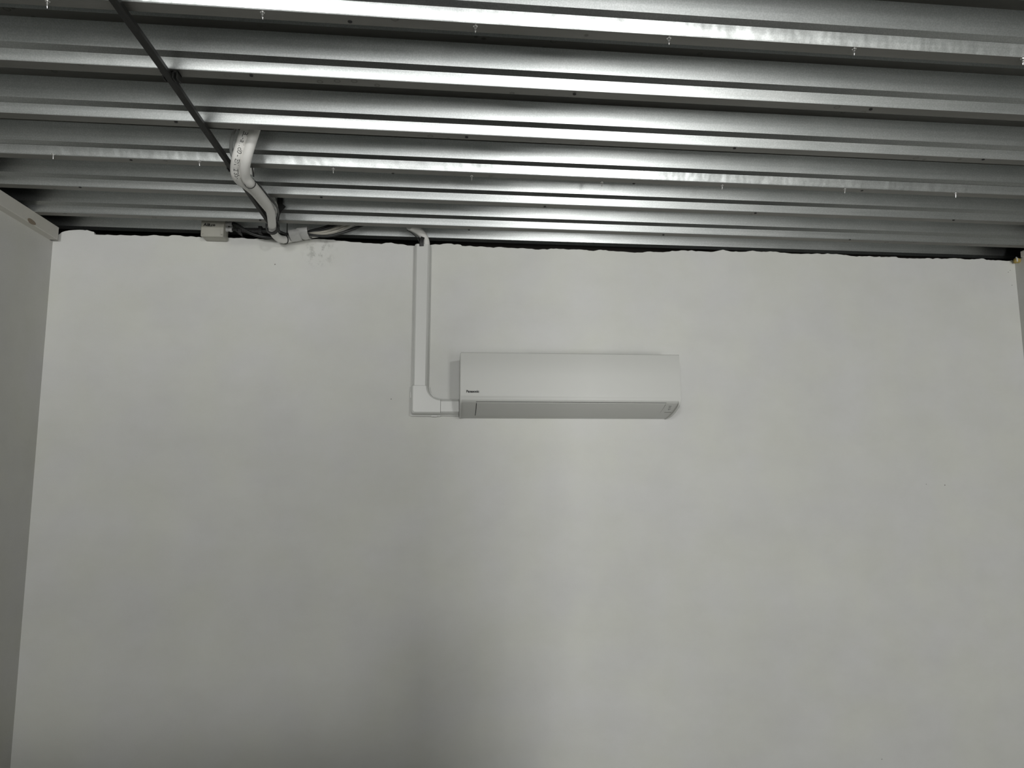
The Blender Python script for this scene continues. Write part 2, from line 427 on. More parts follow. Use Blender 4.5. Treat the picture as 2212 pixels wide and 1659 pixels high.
add_box(bm, (XR+0.25, REAR_Y-0.2, Z0+1.185), (XR+0.35, 0.33, ZC+HD+0.06))
add_box(bm, (XL-0.35, 0.30, 2.6), (XR+0.35, 0.34, ZC+HD+0.06))
obj('roof_slab', bm, M_SLAB, ceiling)

# self-drilling screws hanging through the side laps
def screw(u, v, sheet, sc=1.0):
    p = on_deck(u, v, -0.002)
    bm = bmesh.new(); zt = p.z+0.001
    cyl(bm, (p.x, p.y, zt), (0, 0, -1), 0.0062*sc, 0.0022, 12)
    cyl(bm, (p.x, p.y, zt-0.0022), (0, 0, -1), 0.0036*sc, 0.0055, 8)
    cyl(bm, (p.x, p.y, zt-0.0075), (random.uniform(-.08, .08), 0.1, -1), 0.0024*sc, 0.008, 8, 0.0022*sc)
    cyl(bm, (p.x+random.uniform(-.001, .001), p.y+0.0013, zt-0.0153), (0, 0.1, -1), 0.0020*sc, 0.005, 8, 0.0004)
    obj('screw', bm, M_SCREW, sheet, True)
for u, v in [(103,2),(567,26),(1027,56),(1445,82),(1845,105),(2209,126)]: screw(u, v, sheets[1])
for u, v in [(115,333),(431,348),(720,364),(1019,380),(1300,394),(1560,400),(1825,408),(2064,417)]: screw(u, v, sheets[0], 0.95)
def hole(u, v, sheet, r=0.0055):
    p = on_deck(u, v, -0.002)
    bm = bmesh.new(); cyl(bm, (p.x, p.y, p.z+0.0012), (0, 0, -1), r, 0.0016, 12)
    obj('punched_hole', bm, M_GAP, sheet)
for u, v in [(756,47)]: hole(u, v, sheets[1], 0.006)
for u, v in [(543,164),(1241,204),(1881,237)]: hole(u, v, sheets[1])
for u, v in [(380,264),(1008,297),(1587,321),(2124,345)]: hole(u, v, sheets[1])
for u, v in [(283,346),(849,375),(1369,397),(1862,412)]: hole(u, v, sheets[0])
for u, v in [(173,405),(694,427),(1177,447),(1632,461),(2060,476)]: hole(u, v, sheets[0])
for u, v in [(562,476),(1013,497),(1433,508),(1836,518)]: hole(u, v, sheets[0])

# ------------------------------------------------------------------ air conditioner
AX0, AX1 = 0.071, 1.141
AC = thing('air_conditioner', ((AX0+AX1)/2, 0.0, Z0+0.29), 'white wall-mounted split air conditioner on the back wall', 'air conditioner')
def zz(h): return Z0+h
under = [(-0.2330, 0.3535), (-0.2250, 0.3465), (-0.20, 0.3355), (-0.17, 0.3245), (-0.14, 0.3150), (-0.10, 0.3045), (-0.07, 0.2980), (-0.045, 0.2935), (-0.028, 0.2905)]
front_prof = [(-0.001, 0.585), (-0.150, 0.585), (-0.226, 0.583), (-0.226, 0.362), (-0.2345, 0.358)] + under + [(-0.001, 0.2895)]
bm = bmesh.new(); prism(bm, [(y, zz(z)) for y, z in front_prof], 'x', AX0+0.004, AX1-0.004)
obj('casing', bm, M_ACLOW, AC, False)
# front panel with rounded chin
pan = [(-0.2265, 0.5845), (-0.234, 0.5855), (-0.2385, 0.5835), (-0.2400, 0.5790)]
pan += [(-0.2405, 0.48), (-0.2405, 0.3800), (-0.2402, 0.3755), (-0.2392, 0.3720), (-0.2378, 0.3640), (-0.2372, 0.3585), (-0.2358, 0.3555), (-0.2320, 0.3545), (-0.2275, 0.372)]
bm = bmesh.new(); prism(bm, [(y, zz(z)) for y, z in pan], 'x', AX0+0.002, AX1-0.002)
obj('front_panel', bm, M_AC, AC, True)
# side caps
for sx in (0, 1):
    cap = [(-0.001, 0.5845), (-0.2295, 0.5845), (-0.2365, 0.580), (-0.2375, 0.385), (-0.2376, 0.362), (-0.2368, 0.351), (-0.2305, 0.3400), (-0.2150, 0.3315), (-0.195, 0.3240), (-0.170, 0.3150), (-0.140, 0.3062), (-0.105, 0.2980), (-0.07, 0.2920), (-0.04, 0.2885), (-0.001, 0.2872)]
    bm = bmesh.new()
    cw = 0.007 if sx == 0 else 0.011; x0 = AX0 if sx == 0 else AX1-cw
    prism(bm, [(y, zz(z)) for y, z in cap], 'x', x0, x0+cw)
    bmesh.ops.bevel(bm, geom=[e for e in bm.edges if abs(e.verts[0].co.x-e.verts[1].co.x) < 1e-6 and (abs(e.verts[0].co.x-(AX0 if sx == 0 else AX1)) < 1e-5)], offset=0.0035, segments=2, affect='EDGES')
    obj('side_cap', bm, M_AC, AC, True)
# point on the underside skin; f runs 0 (front) to 1 (back)
def under_at(f):
    L = [0.0]
    for i in range(1, len(under)): L.append(L[-1]+math.hypot(under[i][0]-under[i-1][0], under[i][1]-under[i-1][1]))
    s = f*L[-1]
    for i in range(1, len(under)):
        if s <= L[i]+1e-9:
            t = (s-L[i-1])/(L[i]-L[i-1]); a, b = under[i-1], under[i]
            y = a[0]+(b[0]-a[0])*t; z = a[1]+(b[1]-a[1])*t
            tx, tz = (b[0]-a[0]), (b[1]-a[1]); n = math.hypot(tx, tz)
            return y, z, (tz/n, -tx/n)
def under_sheet(xa0, xa1, xb0, xb1, f0, f1, off, thick, n=8):
    bm = bmesh.new(); A, B = [], []
    for i in range(n+1):
        t = i/n; y, z, nn = under_at(f0+(f1-f0)*t)
        for lst, o_ in ((A, off), (B, off-thick)):
            yy = y+nn[0]*o_; zzv = zz(z+nn[1]*o_)
            lst.append((bm.verts.new((xa0+(xb0-xa0)*t, yy, zzv)), bm.verts.new((xa1+(xb1-xa1)*t, yy, zzv))))
    for i in range(n):
        bm.faces.new((A[i][0], A[i][1], A[i+1][1], A[i+1][0])); bm.faces.new((B[i][0], B[i+1][0], B[i+1][1], B[i][1]))
        bm.faces.new((A[i][0], A[i+1][0], B[i+1][0], B[i][0])); bm.faces.new((A[i][1], B[i][1], B[i+1][1], A[i+1][1]))
    bm.faces.new((A[0][0], B[0][0], B[0][1], A[0][1])); bm.faces.new((A[n][0], A[n][1], B[n][1], B[n][0]))
    return bm
FX0, FX1 = on_y(1030, 865, -0.215).x, on_y(1436, 866, -0.215).x
obj('air_slot', under_sheet(FX0-0.0035, FX1+0.0035, FX0-0.0025, FX1+0.0022, 0.025, 0.80, 0.0006, 0.002), M_GAP, AC)
obj('air_flap', under_sheet(FX0, FX1, FX0, FX1, 0.045, 0.79, 0.0032, 0.004), M_ACLOW, AC, True)
# lower rim of the casing behind the flap, with the indicator marks at its right end
y_, z_, n_ = under_at(0.9)
for j, (du, dv, w) in enumerate([(1447.5, 877.6, 6), (1446.5, 880.6, 5), (1445.5, 883.4, 6), (1444.5, 885.6, 2), (1442.5, 890.4, 16)]):
    best = None
    for q in range(1, 100):
        y, z, nn = under_at(q/100); c = on_y(du, dv, y)
        if best is None or abs(c.z-zz(z)) < best[0]: best = (abs(c.z-zz(z)), q/100)
    y, z, nn = under_at(best[1]); c = on_y(du, dv, y)
    h = 0.0013; wv = w*0.0022/2; bm = bmesh.new()
    ty, tz = -nn[1], nn[0]
    vs = []
    for o_ in (0.0002, 0.0009):
        for sx, sf in ((-1, -1), (1, -1), (1, 1), (-1, 1)):
            vs.append(bm.verts.new((c.x+sx*wv, y+nn[0]*o_+ty*sf*h, zz(z)+nn[1]*o_+tz*sf*h)))
    for q in ((0, 3, 2, 1), (4, 5, 6, 7), (0, 1, 5, 4), (1, 2, 6, 5), (2, 3, 7, 6), (3, 0, 4, 7)): bm.faces.new([vs[k] for k in q])
    o = obj('indicator_mark', bm, M_GREYINK, AC); o['label'] = 'grey printed indicator line at the right end'
# brand lettering on the panel
bm = text_bm('Panasonic', 0.02, extrude=0.0003, offset=0.0011)
l, r_, bt, tp = bounds(bm)
pl = on_y(1007.3, 848.2, -0.2406); pr = on_y(1035, 848.2, -0.2406); pt = on_y(1007.3, 842.4, -0.2406)
sx = (pr.x-pl.x)/(r_-l); sz = (pt.z-pl.z)/(tp-bt)
for v in bm.verts: v.co = Vector((pl.x+(v.co.x-l)*sx, -0.2406-v.co.z, pl.z+(v.co.y-bt)*sz))
o = obj('logo_lettering', bm, M_INK, AC); o['label'] = 'black logo lettering at the lower left of the panel'

# ------------------------------------------------------------------ pipe trunking on the wall
TR = thing('pipe_trunking', (-0.12, 0, Z0+0.30), 'white plastic pipe trunking running from the ceiling to the air conditioner', 'trunking')
TD = -0.062
tl_, tr_ = on_y(894.5, 536, 0), on_y(932.5, 536, 0)
bl_, br_ = on_y(888.5, 838, 0), on_y(926.5, 838, 0)
ztop = tl_.z+0.003
def vsec(pl, pr, z, lid):
    a, b = pl.x, pr.x
    if not lid:     # base channel
        return [Vector(q) for q in ((a, -0.0002, z), (a, -0.007, z), (a+0.002, -0.008, z), (b-0.002, -0.008, z), (b, -0.007, z), (b, -0.0002, z))]
    return [Vector(q) for q in ((a+0.004, -0.0065, z), (a+0.006, TD+0.020, z), (a+0.010, TD+0.008, z), (a+0.018, TD, z), (b-0.018, TD, z), (b-0.010, TD+0.008, z), (b-0.006, TD+0.020, z), (b-0.004, -0.0065, z))]
bm = bmesh.new(); loft(bm, vsec(tl_, tr_, ztop-0.005, False), vsec(bl_, br_, bl_.z-0.02, False)); obj('base_channel', bm, M_DUCT, TR)
bm = bmesh.new(); loft(bm, vsec(tl_, tr_, ztop, True), vsec(bl_, br_, bl_.z-0.02, True), capA=False); obj('vertical_cover', bm, M_DUCT, TR)
# horizontal piece
h0, h1 = on_y(945, 868, 0), on_y(991, 898, 0); ht = on_y(960, 862, 0).z; hb = on_y(960, 899, 0).z
def hsec(x, lid):
    a, b = hb, ht
    if not lid: return [Vector(q) for q in ((x, -0.001, a), (x, -0.016, a), (x, -0.018, a+0.003), (x, -0.018, b-0.003), (x, -0.016, b), (x, -0.001, b))]
    return [Vector(q) for q in ((x, -0.010, a+0.004), (x, TD+0.020, a+0.006), (x, TD+0.008, a+0.010), (x, TD, a+0.018), (x, TD, b-0.018), (x, TD+0.008, b-0.010), (x, TD+0.020, b-0.006), (x, -0.010, b-0.004))]
bm = bmesh.new(); loft(bm, hsec(h0.x-0.02, True), hsec(AX0-0.002, True)); obj('horizontal_cover', bm, M_DUCT, TR)
bm = bmesh.new(); loft(bm, hsec(h0.x-0.02, False), hsec(AX0-0.002, False)); obj('base_channel', bm, M_DUCT, TR)
# elbow: an L outline with a curved inner corner, three tapering layers
ex0, ex1 = on_y(885.5, 870, 0).x, on_y(951.5, 880, 0).x
ez1, ez0 = on_y(900, 836.5, 0).z, on_y(900, 899.8, 0).z
exi = on_y(926.5, 845, 0).x+0.004; ezi = on_y(945, 862, 0).z+0.004
def elbow(ins, y, cr=0.012):
    r = 0.062+ins
    pts = []
    cx, cz = exi-ins+r, ezi-ins+r
    pts.append((exi-ins, ez1))
    cx = min(cx, ex1); rr = cx-(exi-ins); cz = ezi-ins+rr
    n = 12
    for k in range(n+1):
        a = math.pi+ (math.pi/2)*k/n
        pts.append((cx+rr*math.cos(a), cz+rr*math.sin(a)))
    pts.append((ex1, ezi-ins)); pts.append((ex1, ez0+ins))
    xo, zo = ex0+ins, ez0+ins
    for k in range(7):
        a = -math.pi/2 - (math.pi/2)*k/6
        pts.append((xo+cr+cr*math.cos(a), zo+cr+cr*math.sin(a)))
    pts.append((ex0+ins, ez1))
    # keep the arc inside the arms
    return [Vector((x, y, min(z, ez1))) for x, z in pts]
bm = bmesh.new()
layers = [elbow(0.0, -0.001), elbow(0.0, -0.018), elbow(0.007, -0.020), elbow(0.008, TD+0.014), elbow(0.0115, TD-0.001), elbow(0.018, TD-0.0065)]
rows = [[bm.verts.new(p) for p in L_] for L_ in layers]
bm.faces.new(rows[0]); bm.faces.new(rows[-1][::-1])
for a, b in zip(rows[:-1], rows[1:]):
    for i in range(len(a)): bm.faces.new((a[i], a[(i+1) % len(a)], b[(i+1) % len(a)], b[i]))
el = obj('elbow', bm, plain('bright_white_pvc', (0.715, 0.72, 0.70), 0.35), TR)
obj('joint_seam', box_bm((ex0+0.014, TD-0.0008, ez1), (exi-0.014, TD+0.001, ez1+0.0016)), M_GREYINK, el)
obj('joint_seam', box_bm((ex1, TD-0.0008, ez0+0.014), (ex1+0.0016, TD+0.001, ezi-0.014)), M_GREYINK, el)
for (u, v, du, dv) in [(887.2, 853, 0.8, 6), (938, 898.6, 6, 0.8)]:
    a = on_y(u-du, v+dv, -0.02); b = on_y(u+du, v-dv, -0.02)
    obj('clip', box_bm((a.x-0.0015, -0.024, a.z-0.0015), (b.x+0.0015, -0.010, b.z+0.0015), 0.001, 1), M_DUCT, el)
bm = bmesh.new(); cc = on_y(934, 853, -0.02)
sweep(bm, [Vector((cc.x-0.014, -0.022, cc.z+0.012)), Vector((cc.x+0.012, -0.022, cc.z-0.014))], [(-0.002, -0.006), (0.002, -0.006), (0.002, 0.006), (-0.002, 0.006)], up=Vector((0, 1, 0)))
obj('clip', bm, M_DUCT, el)

# pipe rising out of the trunking into the deck
pts = [on_y(918, 565, -0.031), on_y(919.5, 545, -0.031), on_y(920.5, 533, -0.033), on_y(919.5, 521, -0.042), on_y(914, 509, -0.057), on_y(905, 500, -0.077), on_y(895, 494, -0.10), on_y(884, 489, -0.13)]
rp = obj('insulated_pipe', tube_bm(pts, 0.0192, 18), M_PIPE, None, True)
tag(rp, 'white insulated pipe bending out of the wall trunking up into the ceiling', 'pipe')
pts = [on_y(911.5, 531.5, -0.067), on_y(911, 525, -0.071), on_y(911.5, 518, -0.078), on_y(913.5, 512, -0.086)]
bm = bmesh.new(); sweep(bm, smooth_path(pts, 6), [(-0.0095, -0.002), (0.0095, -0.002), (0.0095, 0.002), (-0.0095, 0.002)], up=Vector((0, 1, 0)))
tk = obj('tape_strip', bm, M_BLACK); tag(tk, 'short black tape end sticking out of the top of the white trunking', 'tape')
pts = [on_y(880, 497, -0.14), on_y(889, 503, -0.10), on_y(897.5, 510, -0.078), on_y(903.5, 517.5, -0.066), on_y(906.5, 526, -0.066), on_y(907, 531.5, -0.066)]
wc = obj('thin_cable', tube_bm(pts, 0.0024, 8), M_CABLE); tag(wc, 'thin black cable beside the white pipe above the trunking', 'cable')

# ------------------------------------------------------------------ dark rod hung under the ribs
rod_z = -0.014
ra, rb = on_deck(250, -18, rod_z), on_deck(585, 484, rod_z)
rod_x = -0.832
yr0, yr1 = -2.6, rb.y
rod_pts = [Vector((rod_x, yr0 + (yr1-yr0)*i/20, 0)) for i in range(21)]
for p in rod_pts:
    t = (p.y-CYAW*p.x-Y0)/PITCHD; p.z = ZC + CROL*p.x + min(dzk(t), 0.0) - 0.0155
bm = bmesh.new(); sweep(bm, rod_pts, [(-0.011, -0.006), (-0.007, -0.011), (0.007, -0.011), (0.011, -0.006), (0.011, 0.006), (0.007, 0.011), (-0.007, 0.011), (-0.011, 0.006)])
rod = obj('support_rod', bm, M_ROD)
tag(rod, 'long dark steel rod running across under the ceiling ribs towards the back wall', 'rod')
for i, (k, lab) in enumerate([(1, 'dark clip holding the steel rod to a rib, alone near the top of the photo'),
                              (3, 'dark clip holding the steel rod to a rib just left of the printed pipes'),
                              (5, 'dark clip holding the far end of the steel rod above the back wall')]):
    p = deck(rod_x, k, WF*0.5, 0)
    bm = bmesh.new()
    add_box(bm, (rod_x-0.024, p.y-0.017, p.z-0.0035), (rod_x+0.028, p.y+0.017, p.z-0.0015))
    add_box(bm, (rod_x-0.024, p.y-0.017, p.z-0.008), (rod_x-0.0115, p.y+0.017, p.z-0.002), 0.001, 1)
    add_box(bm, (rod_x+0.0115, p.y-0.017, p.z-0.008), (rod_x+0.028, p.y+0.017, p.z-0.002), 0.001, 1)
    add_box(bm, (rod_x-0.0165, p.y-0.017, p.z-0.026), (rod_x-0.0115, p.y+0.012, p.z-0.002), 0.001, 1)
    add_box(bm, (rod_x+0.0115, p.y-0.017, p.z-0.026), (rod_x+0.0165, p.y+0.012, p.z-0.002), 0.001, 1)
    add_box(bm, (rod_x+0.024, p.y-0.017, p.z-0.026), (rod_x+0.028, p.y+0.017, p.z-0.002), 0.001, 1)
    o = obj('rod_clip', bm, M_ROD); tag(o, lab, 'clip', 'clips holding the steel rod')

# ------------------------------------------------------------------ twin insulated pipes
RP = 0.0185
def P_(u, v, dz): return on_deck(u, v, dz)
t2 = [P_(556, 262, 0.085), P_(550, 283, 0.055), P_(541, 312, 0.012), P_(533, 340, -0.030), P_(529, 362, -0.052), P_(530, 380, -0.062), P_(538, 393, -0.068),
      P_(549, 405, -0.066), P_(563, 422, -0.060), P_(576, 439.5, -0.056), P_(584, 457, -0.053), P_(587, 476, -0.053), P_(588.5, 494, -0.055)]
tail = [on_y(594, 507, -0.150), on_y(604, 515.5, -0.095), on_y(617, 517.5, -0.062), on_y(632, 514.5, -0.045), on_y(648, 511, -0.030), on_y(668, 507.5, -0.022), on_y(690, 504, -0.020), on_y(715, 499, -0.018), on_y(740, 491, -0.018), on_y(762, 481, -0.02)]
t2 += tail
t1 = [P_(537, 260, 0.085), P_(530, 283, 0.055), P_(520, 312, 0.012), P_(512, 340, -0.032), P_(508.5, 362, -0.052), P_(510, 377, -0.064), P_(517, 389, -0.062),
      P_(534, 401, -0.056), P_(550, 415, -0.050), P_(564.5, 432, -0.045), P_(576, 446, -0.040), P_(584, 455, -0.032), P_(590, 456, -0.010), P_(592, 450, 0.018), P_(590, 441, 0.045), P_(586.5, 431, 0.074)]
PP = thing('insulated_pipe_pair', P_(530, 362, -0.05), 'pair of white insulated pipes printed with small text, bending down from the ceiling ribs', 'pipes')
p2path = smooth_path(t2, 8); p1path = smooth_path(t1, 8)
bm = bmesh.new(); sweep(bm, p2path, circle(RP, 18)); obj('pipe', bm, M_PIPE, PP, True)
bm = bmesh.new(); sweep(bm, p1path, circle(RP, 18)); o1 = obj('pipe', bm, M_PIPE, PP, True)
# print running down the left pipe
text = 'BL-al.d0-EN 12735-1'
acc = [0.0]
for i in range(1, len(p1path)): acc.append(acc[-1]+(p1path[i]-p1path[i-1]).length)
def at_len(s):
    for i in range(1, len(acc)):
        if acc[i] >= s:
            t = (s-acc[i-1])/(acc[i]-acc[i-1])
            return p1path[i-1].lerp(p1path[i], t), (p1path[i]-p1path[i-1]).normalized()
    return p1path[-1], (p1path[-1]-p1path[-2]).normalized()
def proj(p):
    d = p-CAM; w = d.dot(FWD); return 1106+F_PX*d.dot(RIGHT)/w, 829.5-F_PX*d.dot(UP)/w
# arc lengths where the print starts and ends, by height in the picture
def s_at_v(v):
    for i in range(1, len(p1path)):
        if proj(p1path[i])[1] >= v: return acc[i]
s0, s1 = s_at_v(281), s_at_v(379)
tb = bmesh.new()
for i, ch in enumerate(text):
    if ch == ' ': continue
    c, t = at_len(s0+(s1-s0)*(i+0.5)/len(text))
    n = (CAM-c); n = (n-t*n.dot(t)).normalized(); up = n.cross(t)
    n2 = (n*0.985+up*0.17).normalized(); up2 = n2.cross(t)
    gb = text_bm(ch, 0.0245, extrude=0.0002, offset=0.0001)
    a, b, cc_, d_ = bounds(gb); hmid = 0.0085
    base = c + n2*(RP+0.0002)
    off = len(tb.verts)
    mp = {}
    for v in gb.verts:
        hh = v.co.y-hmid; ang = hh/RP
        q = c + t*(v.co.x-(a+b)/2) + (n2*math.cos(ang)+up2*math.sin(ang))*(RP+0.0003+v.co.z)
        mp[v.index] = tb.verts.new(q)
    for f in gb.faces:
        try: tb.faces.new([mp[v.index] for v in f.verts])
        except ValueError: pass
    gb.free()
o = obj('printed_text', tb, M_GREYINK, o1); o['label'] = 'grey printed text along the left pipe'

# clear hose looping beside the pipes
hs = [P_(521, 262, 0.095), P_(511, 277, 0.078), P_(502, 297, 0.052), P_(499, 318, 0.027), P_(501, 333, 0.002), P_(508, 345, -0.016), P_(516, 353, -0.0175)]
o = obj('clear_hose', tube_bm(hs, 0.0068, 12), M_HOSE, None, True); tag(o, 'thin clear plastic hose looping left of the printed pipes', 'hose')
pcs = min(p2path, key=lambda q: abs(q.y+0.30))
hs = [P_(548, 392, -0.03), P_(557, 396, -0.028), P_(568, 410, -0.028), P_(582, 427, -0.030), P_(597, 445, -0.030), P_(601, 460, -0.028), Vector((pcs.x+0.019, pcs.y, pcs.z+0.022)), on_y(602, 496, -0.16), on_y(610, 502, -0.115), on_y(620, 505, -0.092), on_y(637, 507, -0.082)]
o = obj('thin_cable', tube_bm(hs, 0.0042, 10), M_CABLE, None, True); tag(o, 'thin black cable following the right side of the insulated pipes', 'cable')

# cable tie hanging the pipes from the fourth rib
def loop(c, n, r1, r2, w, th, mat, name, label, cat, group=None, tail_to=None, up=Vector((0, 0, 1))):
    n = Vector(n).normalized(); s = up.cross(n).normalized(); u = n.cross(s)
    bm = bmesh.new(); N = 28
    ring = [Vector(c)+s*(r1*math.cos(2*math.pi*k/N))+u*(r2*math.sin(2*math.pi*k/N)) for k in range(N)]
    rows = []
    for k in range(N):
        o_ = (ring[k]-Vector(c)).normalized()
        rows.append([bm.verts.new(ring[k]+o_*a+n*b) for a, b in ((0, -w), (th, -w), (th, w), (0, w))])
    for k in range(N):
        for j in range(4):
            bm.faces.new((rows[k][j], rows[k][(j+1) % 4], rows[(k+1) % N][(j+1) % 4], rows[(k+1) % N][j]))
    if tail_to:
        sweep(bm, [Vector(q) for q in tail_to], [(-w, -th/2), (w, -th/2), (w, th/2), (-w, th/2)], up=Vector((0, 1, 0)))
    o = obj(name, bm, mat); return tag(o, label, cat, group)
ct = P_(531, 384, -0.050)
tdir = (P_(545, 404, -0.06)-P_(528, 370, -0.056)).normalized()
ta = [P_(545, 360, -0.001), P_(547, 372, -0.02), P_(548, 382, -0.035)]
tc = min(p2path, key=lambda q: (q-P_(540, 396, -0.068)).length); ti = p2path.index(tc)
loop(tc, p2path[ti+1]-p2path[ti-1], 0.0205, 0.0205, 0.0022, 0.0016, M_BLACK, 'cable_tie', 'black cable tie hanging the printed pipes from a rib', 'cable tie', 'black cable ties', ta)
cb = min(p2path, key=lambda q: (q-on_y(617.5, 517, -0.062)).length)
ta = [on_y(620.5, 480, -0.16), on_y(620.3, 492, -0.13), on_y(620, 503, -0.10), on_y(619, 510, -0.088)]
ci = p2path.index(cb)
loop(cb, p2path[ci+1]-p2path[ci-1], 0.0205, 0.0205, 0.0022, 0.0018, M_BLACK, 'cable_tie', 'black cable tie around the pipe bend left of the silver tape', 'cable tie', 'black cable ties', ta)
# white pulling strips seen behind the pipes
bm = bmesh.new(); sweep(bm, [P_(543, 362, 0.0), P_(543, 377, -0.02)], [(-0.010, -0.001), (0.010, -0.001), (0.010, 0.001), (-0.010, 0.001)], up=Vector((0, 1, 0)))
o = obj('strap_tag', bm, M_PIPE); tag(o, 'small white strap piece beside the black cable tie under the rib', 'strap')

# black hook-and-loop strap carrying the pipes
kx = P_(603, 432, 0.03)
bm = bmesh.new()
yk = deck(kx.x, 5, -0.055, 0).y
A0 = on_y(605, 420, yk); A1 = on_y(604.5, 450, yk); A2 = on_y(601.5, 466, yk); A3 = on_y(600, 482, yk)
def flat(bm, pts, ws, th=0.004):
    rows = []
    for p, w in zip(pts, ws):
        rows.append([bm.verts.new(p+Vector(q)) for q in ((-w, -th/2, 0), (w, -th/2, 0), (w, th/2, 0), (-w, th/2, 0))])
    for i in range(len(rows)-1):
        for j in range(4): bm.faces.new((rows[i][j], rows[i][(j+1) % 4], rows[i+1][(j+1) % 4], rows[i+1][j]))
    bm.faces.new(rows[0][::-1]); bm.faces.new(rows[-1])
flat(bm, [A0+Vector((0, 0, 0.02)), A0, A1, A2, A3], [0.0125, 0.0125, 0.0125, 0.005, 0.004])
B = [on_y(u, v, yk-0.006) for u, v in ((602, 457), (605, 446), (610, 440), (617, 446), (609, 455), (603, 463))]
va = [bm.verts.new(p) for p in B]; vb = [bm.verts.new(p+Vector((0, 0.004, 0))) for p in B]
bm.faces.new(va); bm.faces.new(vb[::-1])
for i in range(len(B)): bm.faces.new((va[i], va[(i+1) % len(B)], vb[(i+1) % len(B)], vb[i]))
# the loop under the pipe
pc = min(p2path, key=lambda q: abs(q.y-(yk-0.012)))
rr = RP+0.0085; rz = RP+0.013
lp = [Vector((A3.x, yk-0.012, A3.z+0.004)), Vector((pc.x+rr, pc.y, pc.z+0.012))]
lp += [Vector((pc.x+rr*math.cos(a), pc.y, pc.z+rz*math.sin(a))) for a in [-math.pi*k/8 for k in range(9)]]
lp += [Vector((pc.x-rr, pc.y, pc.z+0.012))]
sweep(bm, smooth_path(lp, 6), [(-0.010, -0.0035), (0.010, -0.0035), (0.010, 0.0035), (-0.010, 0.0035)], up=Vector((1, 0, 0)))
o = obj('hook_strap', bm, M_BLACK); tag(o, 'wide black strap with a folded tab looping under the insulated pipes', 'strap')

# silver tape around pipe and cables, in two overlapping wraps
for (u0, v0, u1, v1, r, rot, lab) in [(629, 509.5, 651, 506.5, 0.0262, 0.0, 'crumpled silver-grey tape wrap nearer to the pipe bend'),
                                  (646, 505, 668.5, 503, 0.0275, 0.0, 'silver-grey tape wrap where the cables fan out')]:
    a, b = on_y(u0, v0, -0.075), on_y(u1, v1, -0.078)
    path = [a.lerp(b, i/8) for i in range(9)]
    bm = bmesh.new(); ring = []
    for k in range(18):
        an = 2*math.pi*k/18; ring.append((0.052*math.cos(an), r*(1.0+0.05*math.sin(3*an))*math.sin(an)))
    sweep(bm, path, ring, cap=False)
    for v in bm.verts:
        v.co += Vector((random.uniform(-1, 1), random.uniform(-1, 1), random.uniform(-1, 1)))*0.0011
    o = obj('tape_wrap', bm, M_TAPE, PP, True); o['label'] = lab

# cables fanning out to the right of the tape, back up into the deck
fan = [
 ('black_cable', M_CABLE, 0.0066, [(664, 502), (672, 498.5), (690, 494.5), (708, 488.5), (722, 483)], -0.056, 'upper black cable leaving the silver tape towards the ribs'),
 ('black_cable', M_CABLE, 0.0066, [(664, 504), (674, 501), (695, 496.5), (715, 490), (732, 483)], -0.0685, 'black cable just under the topmost one right of the silver tape'),
 ('white_cable', M_BEIGE, 0.0060, [(664, 506), (673, 503.8), (694, 501.5), (712, 497.5), (730, 491), (746, 484)], -0.081, 'pale cable in the middle of the fan right of the silver tape'),
 ('white_cable', M_BEIGE, 0.0060, [(664, 505), (675, 506), (700, 505), (722, 500.5), (740, 493.5), (757, 485)], -0.0935, 'pale cable lower in the fan right of the silver tape'),
 ('black_cable', M_CABLE, 0.0064, [(664, 506), (675, 508), (697, 510), (715, 509), (735, 504), (757, 497), (779, 488.5), (792, 483)], -0.100, 'lowest black cable sweeping right from the silver tape along the wall top'),
]
for nm, mt, r, pts, y, lab in fan:
    o = obj(nm, tube_bm([on_y(u, v, y) for u, v in pts], r, 10), mt, None, True)
    tag(o, lab, 'cable', 'cables fanning out of the silver tape')

# ------------------------------------------------------------------ junction box with handwritten word
JB = thing('junction_box', on_y(458, 511, -0.07), 'ivory junction box with handwritten black word above the back wall', 'junction box')
jy = -0.085
c00 = on_y(432.5, 510.5, jy); c11 = on_y(484.5, 470, jy)
jz1 = ZC+HD-0.004
bm = bmesh.new(); add_box(bm, (c00.x+0.001, jy+0.016, c00.z+0.002), (c11.x-0.001, -0.0015, jz1), 0.006, 2)
obj('body', bm, M_BOX, JB, True)
bm = bmesh.new(); add_box(bm, (c00.x, jy, c00.z), (c11.x, jy+0.016, jz1), 0.005, 3)
lid = obj('lid', bm, M_BOX, JB, True)
bm = bmesh.new(); q = on_y(478, 470, jy)
add_box(bm, (q.x-0.0012, jy-0.0006, c00.z+0.006), (q.x+0.0012, jy+0.001, jz1-0.006)); obj('lid_rib', bm, M_BOX, lid)
for u, v in ((438, 505.5), (479, 507)):
    q = on_y(u, v, jy); bm = bmesh.new(); cyl(bm, (q.x, jy+0.001, q.z), (0, -1, 0), 0.0052, 0.0018, 14)
    sc_ = obj('lid_screw', bm, M_BOX, lid)
    bm = bmesh.new(); a = math.radians(50)
    sweep(bm, [Vector((q.x-0.004*math.cos(a), jy-0.0009, q.z-0.004*math.sin(a))), Vector((q.x+0.004*math.cos(a), jy-0.0009, q.z+0.004*math.sin(a)))],
          [(-0.0008, -0.0004), (0.0008, -0.0004), (0.0008, 0.0004), (-0.0008, 0.0004)])
    obj('lid_screw', bm, M_GREYINK, lid)
bm = text_bm('AiRco', 0.02, shear=0.08, extrude=0.0002, offset=0.0010, spacing=1.12)
l, r_, bt, tp = bounds(bm); pl = on_y(439, 488.6, jy); pr = on_y(465, 488.6, jy); pt = on_y(439, 482.2, jy)
